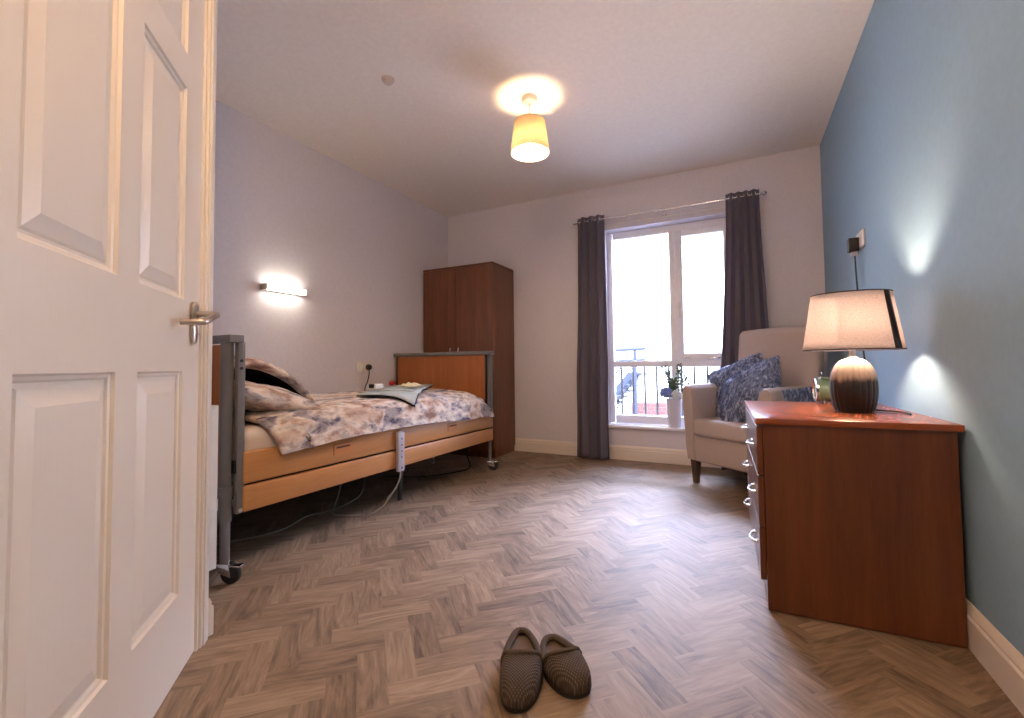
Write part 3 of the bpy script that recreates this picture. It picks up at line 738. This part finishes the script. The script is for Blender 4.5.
# ------------------------------------------------------------------ armchair
cu = Vector((.788, -.616, 0)); ca = math.atan2(cu.y, cu.x)
chair = thing('armchair', 'beige fabric armchair in the corner by the window', 'armchair', (-.355, 3.385, 0), ca)
W, D = .66, .56
def cb(*a, bev=.03, seg=4, M=None): return MB().box(*a, bev, seg, M)
b = MB(); b.hexa([(.035, .02, .155), (W-.035, .02, .155), (W-.035, D-.02, .155), (.035, D-.02, .155), (.03, .012, .345), (W-.03, .012, .345), (W-.03, D-.02, .345), (.03, D-.02, .345)], .018, 3); b.build('seat_base', M_chair, chair, angle=60)
b = MB(); b.box(.085, W-.085, -.012, D-.10, .335, .452, .028, 4); b.build('seat_cushion', M_chair, chair, angle=60)
def arm(side):
    s = (lambda x: x) if side < 0 else (lambda x: W-x)
    b = MB()
    def f(u, w):
        # cross-section loop (x,z) swept along depth w
        loop = [(.030, .16), (.012, .26), (-.004, .45), (-.018, .58), (-.020, .635), (-.008, .667), (.020, .682), (.055, .678), (.082, .655), (.092, .60), (.094, .45), (.096, .34), (.096, .16)]
        i = u*len(loop); k = int(i) % len(loop); fr = i-int(i)
        a_, b_ = loop[k], loop[(k+1) % len(loop)]
        x = a_[0]+(b_[0]-a_[0])*fr; z = a_[1]+(b_[1]-a_[1])*fr
        e = min(w, 1-w); rr = max(0, 1-e/.06); sh = 1-.24*rr**2.2
        x = .04+(x-.04)*sh; z = .40+(z-.40)*(1-.035*rr**2)
        z += (.012*(w) if z > .5 else 0)
        y = .004+(D-.02)*w
        return (s(x), y, z)
    b.grid(f, 52, 24, closed_u=True)
    bm = b.bm
    bm.edges.ensure_lookup_table(); bd = [e for e in bm.edges if e.is_boundary]
    bmesh.ops.holes_fill(bm, edges=bd, sides=0); bmesh.ops.recalc_face_normals(bm, faces=bm.faces[:])
    return b.build('arm', M_chair, chair, angle=50)
arm(-1); ra = arm(1)
b = MB(); b.grid(lambda u, w: (W+.0235-.012*max(0, (w-.55)/.45)**2+.002*noise.noise((u*8, w*6, 2)), .09+.36*u, .53+.142*w+.012*u), 24, 8)
M_fur = bpy.data.materials.new('blue_grey_fur'); M_fur.use_nodes = True; t = NT(M_fur)
v = t.coords((34, 34, 12), (.4, .3, .2)); n = t.noise(v, 1.4, 5, .65, 1.2)
r = t.ramp(n.outputs['Fac'], [(.28, lin((36, 42, 62))), (.42, lin((84, 98, 134))), (.52, lin((126, 140, 178))), (.60, lin((182, 190, 214))), (.68, lin((222, 224, 234)))])
t.link(r.outputs[0], t.b.inputs['Base Color']); t.b.inputs['Roughness'].default_value = .8; t.bump(n.outputs['Fac'], .8, .02)
k = b.build('arm_cover', M_fur, chair, angle=180, thick=.004); k['label'] = 'blue-grey patterned strip on the arm beside the chest'
# backrest: slightly reclined rounded slab with curved top
b = MB()
def back(u, w):
    # closed loop around thickness (u), height w
    a = 2*PI*u; c, s_ = math.cos(a), math.sin(a)
    z = .30+.765*w
    hw = (W/2-.015)+.012*w; th = .062-.018*w
    X = (hw-.028)*(abs(c)**.28)*(1 if c > 0 else -1)+.028; Y = th*(abs(s_)**.6)*(1 if s_ > 0 else -1)
    e = max(0, (w-.93)/.07); k_ = math.sqrt(max(0, 1-e*e)); 
    Y *= .25+.75*k_; X *= .955+.045*k_
    wing = .035*(abs(X)/hw)**3*(1-w*.5)
    z += .012*(1-(X/hw)**2)*w
    return (W/2+X, D-.075+Y+.075*w-wing, z)
b.grid(back, 64, 30, closed_u=True)
bm = b.bm; bd = [e for e in bm.edges if e.is_boundary]; bmesh.ops.holes_fill(bm, edges=bd, sides=0); bmesh.ops.recalc_face_normals(bm, faces=bm.faces[:])
b.build('backrest', M_chair, chair, angle=60)
for x, y, dx, dy in ((.06, .05, 0, 0), (W-.06, .05, 0, 0), (.07, D-.06, 0, .03), (W-.07, D-.06, 0, .03)):
    b = MB(); t1, t0 = .026, .016
    b.hexa([(x-t0+dx, y-t0+dy, 0), (x+t0+dx, y-t0+dy, 0), (x+t0+dx, y+t0+dy, 0), (x-t0+dx, y+t0+dy, 0), (x-t1, y-t1, .165), (x+t1, y-t1, .165), (x+t1, y+t1, .165), (x-t1, y+t1, .165)], .003)
    b.build('leg', M_leg, chair)

# furry cushions on the armchair
CM = T(-.355, 3.385, 0) @ RZ(ca)
def cushion(label, c, rx, roll_, yawc, a, seed):
    M = RZ(yawc) @ RX(rx) @ RZ(roll_)
    bm = pillow_mesh(a, a, .085, seed, 30)
    for v in bm.verts: v.co += v.co.normalized()*(.010*noise.noise(v.co*16+Vector((seed, 0, 0)))+.006*noise.noise(v.co*38))
    bm.normal_update()
    rnd = random.Random(seed); strands = []
    fs = list(bm.faces)
    for _ in range(4200):
        f = rnd.choice(fs); p = f.calc_center_median()+Vector([rnd.uniform(-.008, .008) for _ in range(3)])
        nn = f.normal; tdir = Vector((rnd.uniform(-1, 1), -1+rnd.uniform(-.6, .6), rnd.uniform(-.4, .4))); tdir = (tdir-nn*tdir.dot(nn))
        if tdir.length < .05: continue
        strands.append((p, nn, tdir.normalized(), rnd.uniform(.014, .034)))
    for p, nn, td, L in strands:
        sd = nn.cross(td)*.0018
        a_ = bm.verts.new(p-sd); b_ = bm.verts.new(p+sd); m1 = bm.verts.new(p+td*L*.6+nn*.007+sd*.7); tip = bm.verts.new(p+td*L+nn*.006)
        bm.faces.new((a_, b_, m1)); bm.faces.new((a_, m1, tip))
    bm.transform(M)
    me_o = obj_bm(bm, 'cushion', [M_fur, M_fur], tuple(CM @ Vector(c)))
    me_o.rotation_euler = (0, 0, ca)
    return tag(me_o, label, 'cushion', 'shaggy blue-grey cushions')
cushion('shaggy blue-grey cushion behind the other one, nearer the window', (.195, .345, .660), 1.12, .46, .12, .205, 3)
cushion('shaggy blue-grey cushion in front, leaning on its neighbour in the armchair', (.375, .215, .628), 1.00, .55, -.20, .215, 9)

# ------------------------------------------------------------------ vase with flowers on the sill
o = thing('flower_vase', 'white vase of blue and white flowers on the window sill', 'vase', (-.487, 3.995, .30))
b = MB(); b.lathe([(.048, 0), (.052, .004), (.056, .08), (.062, .215), (.064, .232), (.060, .236), (.056, .225), (.05, .06), (.002, .05)], 28, caps=True); b.build('vase', mat('white_ceramic', (214, 212, 222), .35), o)
M_leaf = mat('dusty_green_leaf', (82, 108, 92), .6, noise_amt=.25, nscale=(20, 20, 20))
M_hyd = mat('blue_petals', (130, 150, 214), .7, noise_amt=.2, nscale=(60, 60, 60)); M_whp = mat('white_petals', (226, 230, 232), .7, noise_amt=.1, nscale=(60, 60, 60))
def bloom(name, c, r, m_, seed):
    rnd = random.Random(seed); b = MB(); b.sphere(c, r*.8, seg=14)
    for k in range(70):
        z = rnd.uniform(-.6, 1); a = rnd.uniform(0, 2*PI); s_ = math.sqrt(1-z*z); d_ = Vector((s_*math.cos(a), s_*math.sin(a), z))
        b.sphere(Vector(c)+d_*r*.85, r*.24, (1, 1, .7), seg=6)
    b.build(name, m_, o)
bloom('blue_bloom', (-.055, -.035, .285), .052, M_hyd, 1); bloom('white_bloom', (.028, -.045, .268), .045, M_whp, 2); bloom('pale_bloom', (.01, .03, .29), .045, M_whp, 5)
rnd = random.Random(4)
for k, (tx, ty, tz) in enumerate([(-.075, .0, .50), (-.05, .02, .46), (.06, .0, .47), (.10, -.02, .42), (.0, .01, .40), (.05, .03, .52), (-.02, -.03, .38), (.13, .0, .36)]):
    b = MB(); p0 = Vector((.01*math.cos(k), .01*math.sin(k), .18)); p1 = Vector((tx, ty, tz)); mid = p0.lerp(p1, .5)+Vector((tx*.1, 0, .03))
    st = bez([p0, mid, p1], 6); b.tube(st, .0022, 6)
    for i in range(3, len(st)):
        for sd in (-1, 1):
            c = st[i]; d_ = Vector((sd*rnd.uniform(.6, 1), rnd.uniform(-.7, .7), rnd.uniform(.1, .8))).normalized(); L = rnd.uniform(.022, .036)
            s_ = d_.cross(Vector((0, 1, .2))).normalized()*L*.32
            bb = bmesh.new(); vv = [bb.verts.new(c), bb.verts.new(c+d_*L*.5+s_), bb.verts.new(c+d_*L), bb.verts.new(c+d_*L*.5-s_)]; bb.faces.new(vv); b.merge(bb)
    b.build('foliage_stem', M_leaf, o)

# ------------------------------------------------------------------ chest of drawers
cz = math.radians(1.6)
chest = thing('chest_of_drawers', 'cherry-brown chest of drawers standing against the blue wall', 'chest of drawers', (.055, 1.738, 0), cz)
CW, CL, CHT = .520, .78, .643     # depth (x), length (y), height
b = MB(); b.box(.016, CW-.006, .004, .022, .004, .622, .001); b.build('side_panel', M_chest, chest, smooth=False)
b = MB(); b.box(.016, CW-.006, CL-.022, CL-.004, .004, .622, .001); b.build('side_panel', M_chest, chest, smooth=False)
b = MB(); b.box(.03, CW-.006, .022, CL-.022, .095, .115); b.box(CW-.014, CW-.006, .022, CL-.022, .095, .62); b.build('back_panel', M_chest, chest, smooth=False)
b = MB(); b.box(.018, .034, .022, CL-.022, .012, .095, .001); b.build('plinth', M_chest, chest, smooth=False)
b = MB()
for x in (.04, CW-.04):
    for y in (.03, CL-.03):
        b = MB(); b.lathe([(.012, 0), (.012, .012)], 14, M=T(x, y, 0)); b.build('glide', M_black, chest)
b = MB(); b.box(-.006, CW+.008, -.006, CL+.006, .622, CHT, .003); b.build('top', M_chestt, chest)
zs_ = [.098, .275, .448, .615]
for k in range(3):
    z0, z1 = zs_[k]+.002, zs_[k+1]-.002
    b = MB(); b.box(-.003, .0145, .006, CL-.006, z0, z1, .0015); b.box(.015, .40, .04, .05, z0+.02, z1-.03); b.box(.015, .40, CL-.05, CL-.04, z0+.02, z1-.03); b.box(.015, .4, .05, CL-.05, z0+.02, z0+.026); d = b.build('drawer', M_chest, chest, smooth=False)
    zc = (z0+z1)/2+.006
    for yy in (.155, .60):
        b = MB(); b.tube(bez([(-.002, yy-.048, zc), (-.016, yy-.044, zc-.002), (-.026, yy, zc-.004), (-.016, yy+.044, zc-.002), (-.002, yy+.048, zc)], 6), .005, 10)
        b.lathe([(.009, 0), (.009, .003)], 14, M=T(-.003, yy-.048, zc) @ RY(-PI/2)); b.lathe([(.009, 0), (.009, .003)], 14, M=T(-.003, yy+.048, zc) @ RY(-PI/2)); b.build('handle', M_chrome, d)

# ------------------------------------------------------------------ table lamp
LX, LY, LZ = .386, 2.07, CHT
lamp = thing('table_lamp', 'lit table lamp with ribbed two-tone base and taupe shade on the chest', 'table lamp', (LX, LY, LZ))
m = bpy.data.materials.new('reactive_glaze'); m.use_nodes = True; t = NT(m)
tc = t.add('ShaderNodeTexCoord'); sx_ = t.add('ShaderNodeSeparateXYZ'); t.link(tc.outputs['Object'], sx_.inputs[0])
v = t.coords((40, 40, 12)); n = t.noise(v, 1, 4)
ma_ = t.add('ShaderNodeMath', operation='MULTIPLY_ADD'); t.link(n.outputs['Fac'], ma_.inputs[0]); ma_.inputs[1].default_value = .055; t.link(sx_.outputs['Z'], ma_.inputs[2])
r = t.ramp(ma_.outputs[0], [(.118, lin((26, 20, 19))), (.142, lin((52, 40, 34))), (.160, lin((176, 152, 132))), (.21, lin((222, 204, 186)))])
t.link(r.outputs[0], t.b.inputs['Base Color']); t.b.inputs['Roughness'].default_value = .42
M_glaze = m
prof = [(.052, 0), (.058, .004), (.068, .045), (.0715, .085), (.070, .12), (.064, .15), (.052, .178), (.036, .194), (.020, .200), (.016, .203)]
pv = bez([(r_, 0, z_) for r_, z_ in prof], 4)
def rib(a, z):
    k = min(1, max(0, (.197-z)/.03))*min(1, max(0, z/.01)); return 1+.065*k*(abs(math.sin(a*11))**.8-.6)
b = MB(); b.lathe([(p.x, p.z) for p in pv], 264, mod=rib); b.build('base', M_glaze, lamp, angle=180)
b = MB(); b.lathe([(.0155, .198), (.0155, .206), (.010, .208), (.010, .232), (.016, .234), (.016, .28), (.012, .285)], 20); b.build('lampholder', M_plas, lamp)
sb, st_, zb, zt = .156, .124, .232, .442
def oval(r, a): return (r*math.cos(a), r*.80*math.sin(a))
b = MB(); b.grid(lambda u, w: (*oval(sb+(st_-sb)*w, 2*PI*u), zb+(zt-zb)*w), 64, 8, closed_u=True); sh_ = b.build('lamp_shade', M_shade, lamp, angle=180, thick=.0015)
b = MB()
for r_, z_ in ((sb, zb), (st_, zt)):
    b = MB(); b.tube([(*oval(r_, 2*PI*k/48), z_) for k in range(49)], .0022, 6, caps=False); b.build('shade_trim', M_seam, lamp)
a0 = -.72
b = MB(); b.grid(lambda u, w: (*oval((sb+(st_-sb)*w)+.0012, a0+(u-.5)*.24), zb+.002+(zt-zb-.004)*w), 5, 6); b.build('shade_seam', M_seam, sh_, angle=180, thick=.001)
b = MB()
for a in (.4, .4+PI): b.tube([(.012*math.cos(a), .012*math.sin(a), .285), (*oval(st_, a), zt-.02)], .0018, 6)
b.build('shade_carrier', M_chrome, lamp)
b = MB(); b.lathe([(.011, .284), (.020, .294), (.036, .315), (.041, .335), (.036, .356), (.020, .370), (.002, .374)], 18); b.build('bulb', emit('lamp_bulb', (255, 220, 186), 185), lamp)
b = MB(); b.tube(bez([(.055, .03, .008), (.08, .04, .006), (.11, .02, .005), (.135, -.01, .005), (.15, -.045, .002)], 6), .003, 8); b.build('cord', M_black, lamp)

# ------------------------------------------------------------------ alarm clock
ck = thing('alarm_clock', 'small green alarm clock standing on the chest behind the lamp', 'clock', (.345, 2.455, CHT), math.radians(182))
M_green = mat('sage_green_metal', (104, 128, 104), .4, .1); R_ = .052; zc = .062
Mx = T(0, 0, zc) @ RY(PI/2)
b = MB(); b.lathe([(.040, -.040), (.048, -.036), (R_, -.024), (R_, .022), (R_-.003, .026)], 36, M=Mx); b.build('case', M_green, ck)
b = MB(); b.lathe([(R_-.004, .024), (R_+.002, .024), (R_+.002, .032), (R_-.005, .034), (R_-.006, .028)], 36, M=Mx, caps=False); b.build('rim', M_chrome, ck)
b = MB(); b.lathe([(R_-.006, .0255), (.001, .0265)], 36, M=Mx); b.build('dial', M_plas, ck)
b = MB()
for y in (-.026, .026): b.tube([(0, y*.8, .018), (0, y*1.2, 0)], [.005, .003], 8)
b.build('foot', M_chrome, ck)
b = MB(); b.box(-.028, .012, -.03, .03, zc+R_-.010, zc+R_+.006, .004); b.build('top_button', M_green, ck)
b = MB(); b.tube([(.004, .014*math.cos(a), zc+R_+.012+.014*math.sin(a)) for a in (2*PI*k/20 for k in range(21))], .0025, 6, caps=False); b.build('ring_handle', M_chrome, ck)

# ------------------------------------------------------------------ slippers
m = bpy.data.materials.new('brown_waffle_fabric'); m.use_nodes = True; t = NT(m)
v = t.coords((1, 1, 1)); sp = t.add('ShaderNodeSeparateXYZ'); t.link(v, sp.inputs[0])
def sine(o_, k_):
    a_ = t.add('ShaderNodeMath', operation='MULTIPLY'); t.link(o_, a_.inputs[0]); a_.inputs[1].default_value = k_
    s__ = t.add('ShaderNodeMath', operation='SINE'); t.link(a_.outputs[0], s__.inputs[0]); return s__.outputs[0]
vo = t.add('ShaderNodeMath', operation='MULTIPLY'); t.link(sine(sp.outputs[0], 760), vo.inputs[0]); t.link(sine(sp.outputs[1], 760), vo.inputs[1])
r = t.ramp(vo.outputs[0], [(.0, lin((70, 60, 53))), (.7, lin((104, 91, 80)))]); t.link(r.outputs[0], t.b.inputs['Base Color'])
t.b.inputs['Roughness'].default_value = .9; t.b.inputs['Specular IOR Level'].default_value = .15; t.bump(vo.outputs[0], .5, .002); M_slip = m
M_fleece = mat('brown_fleece', (82, 70, 60), .95, spec=.1, noise_amt=.15, nscale=(200, 200, 200), bump=.4)
M_insole = mat('taupe_insole', (104, 88, 76), .9, spec=.1, nscale=(100, 100, 100), bump=.2)
M_sole = mat('dark_sole', (44, 38, 35), .8)
def slipper(label, heel, toe, L, mirror):
    d_ = Vector((toe[0]-heel[0], toe[1]-heel[1], 0)); rz = math.atan2(d_.y, d_.x)
    s = thing('slipper', label, 'slipper', (heel[0], heel[1], 0), rz, 'pair of brown slippers')
    def hw(t_):   # half width of the outline along heel -> toe
        e = max(1e-4, 1-((t_-.5)/.5)**2) if t_ < .5 else max(1e-4, 1-abs((t_-.5)/.5)**2.6)
        return (.042+.012*max(0, min(1, (t_-.1)/.5)))*e**.40
    off = lambda t_: mirror*.008*math.sin(PI*t_)
    n = 40
    ring = [(L*(.5-.5*math.cos(PI*k/n)), 0) for k in range(n+1)]
    loop = [(x, hw(x/L)+off(x/L)) for x, _ in ring]+[(x, -hw(x/L)+off(x/L)) for x, _ in ring[-2:0:-1]]
    b = MB(); sc_ = lambda p, k: (L/2+(p[0]-L/2)*k, p[1]*k)
    bm = bmesh.new(); R3 = []
    for k, z in ((.96, 0), (1.0, .004), (1.0, .018), (.985, .022)):
        R3.append([bm.verts.new((*sc_(p, k), z)) for p in loop])
    m_ = len(loop)
    for A, B in zip(R3, R3[1:]):
        for k in range(m_): bm.faces.new((A[k], A[(k+1) % m_], B[(k+1) % m_], B[k]))
    bm.faces.new(R3[0][::-1]); bm.faces.new(R3[-1]); bmesh.ops.recalc_face_normals(bm, faces=bm.faces[:]); b.merge(bm); b.build('sole', M_sole, s)
    b = MB(); bm = bmesh.new(); b.merge(bm)
    bm = bmesh.new(); bm.faces.new([bm.verts.new((*sc_(p, .86), .026)) for p in loop]); b.merge(bm); b.build('insole', M_insole, s)
    # vamp
    t0 = .50
    def f(u, w):
        t_ = t0+(1.0-t0)*(1-(1-w)**1.5)
        h = (.052-.018*((t_-t0)/(1-t0))**1.4)*max(0, 1-max(0, (t_-.76)/.243)**2.6)**.5 + .010
        a = PI*u; W_ = hw(t_)*1.03
        x = L*t_*1.0+.002 - .028*math.sin(a)**2*max(0, 1-w*6)*-1
        return (min(x, L+.003), off(t_)+W_*(1 if math.cos(a) > 0 else -1)*abs(math.cos(a))**.75, .014+h*math.sin(a)**.62)
    b = MB(); b.grid(f, 30, 26); b.build('upper', M_slip, s, angle=180, thick=.006)
    # padded heel collar
    pts = []; 
    for k in range(41):
        a = PI/2+PI*k/40; 
        tt = t0*(1+math.sin(PI/2+ (a-PI/2))*0) 
        ph = k/40; side = 1 if ph < .5 else -1
        sq = abs(2*ph-1); t_ = (t0+.03)*sq*sq
        w_ = hw(max(t_, 1e-4))*.90 if sq > .01 else 0
        pts.append(Vector((L*t_+.008, off(t_)+side*w_, (.034+.014*sq**2.5))))
    b = MB(); b.tube(pts, .0095, 10)
    b.grid(lambda u, w_: (lambda p: (p.x-.002*(1-w_), p.y*(1.06-.06*w_), .016+(p.z-.016)*w_))(pts[min(40, int(round(u*40)))]), 41, 5)
    b.build('heel_collar', M_fleece, s)
    fr = [Vector(f(k/24, 0)) for k in range(25)]
    b = MB(); b.tube(fr, .0055, 8); b.build('cuff', M_fleece, s)
    return s
slipper('brown waffle-knit slipper lying straight, the one nearer the door', (-.602, 1.24), (-.492, .975), .287, 1)
slipper('brown waffle-knit slipper turned at an angle, the one nearer the chest of drawers', (-.515, 1.243), (-.370, 1.092), .214, -1)

# ------------------------------------------------------------------ light
w = bpy.data.worlds.new('sky'); sc.world = w; w.use_nodes = True
bg = w.node_tree.nodes['Background']; bg.inputs[0].default_value = (.70, .80, 1.0, 1); bg.inputs[1].default_value = 6.5
def area(name, loc, rot, sx, sy, c, e):
    l = bpy.data.lights.new(name, 'AREA'); l.shape = 'RECTANGLE'; l.size = sx; l.size_y = sy; l.energy = e; l.color = lin(c)[:3]
    o = bpy.data.objects.new(name, l); COL.objects.link(o); o.location = loc; o.rotation_euler = rot; return o
sky_pos, sky_aim = Vector((-.55, 5.9, 4.6)), Vector((-.5, 2.6, .9))
added_sky_light = area('added_daylight_above_yard', sky_pos, (sky_aim-sky_pos).to_track_quat('-Z', 'Y').to_euler(), 5.2, 3.4, (200, 212, 255), 5600)  # unseen area light added over the yard to strengthen the daylight through the window
pl_ = bpy.data.lights.new('assumed_entrance_lamp', 'POINT'); pl_.energy = 27; pl_.color = lin((255, 208, 160))[:3]; pl_.shadow_soft_size = .12  # assumed lamp out of view, without a fixture; adds warm light near the door
po = bpy.data.objects.new('assumed_entrance_lamp', pl_); COL.objects.link(po); po.location = (-.30, .0, 2.22)

sc.view_settings.view_transform = 'Standard'; sc.view_settings.look = 'None'
sc.view_settings.exposure = 0.64; sc.view_settings.gamma = 1.0; sc.view_settings.use_curve_mapping = False
sc.cycles.use_denoising = True
sc.cycles.max_bounces = 10; sc.cycles.diffuse_bounces = 6; sc.cycles.glossy_bounces = 4; sc.cycles.transmission_bounces = 6; sc.cycles.transparent_max_bounces = 8
sc.cycles.sample_clamp_indirect = 6
bpy.context.view_layer.update()
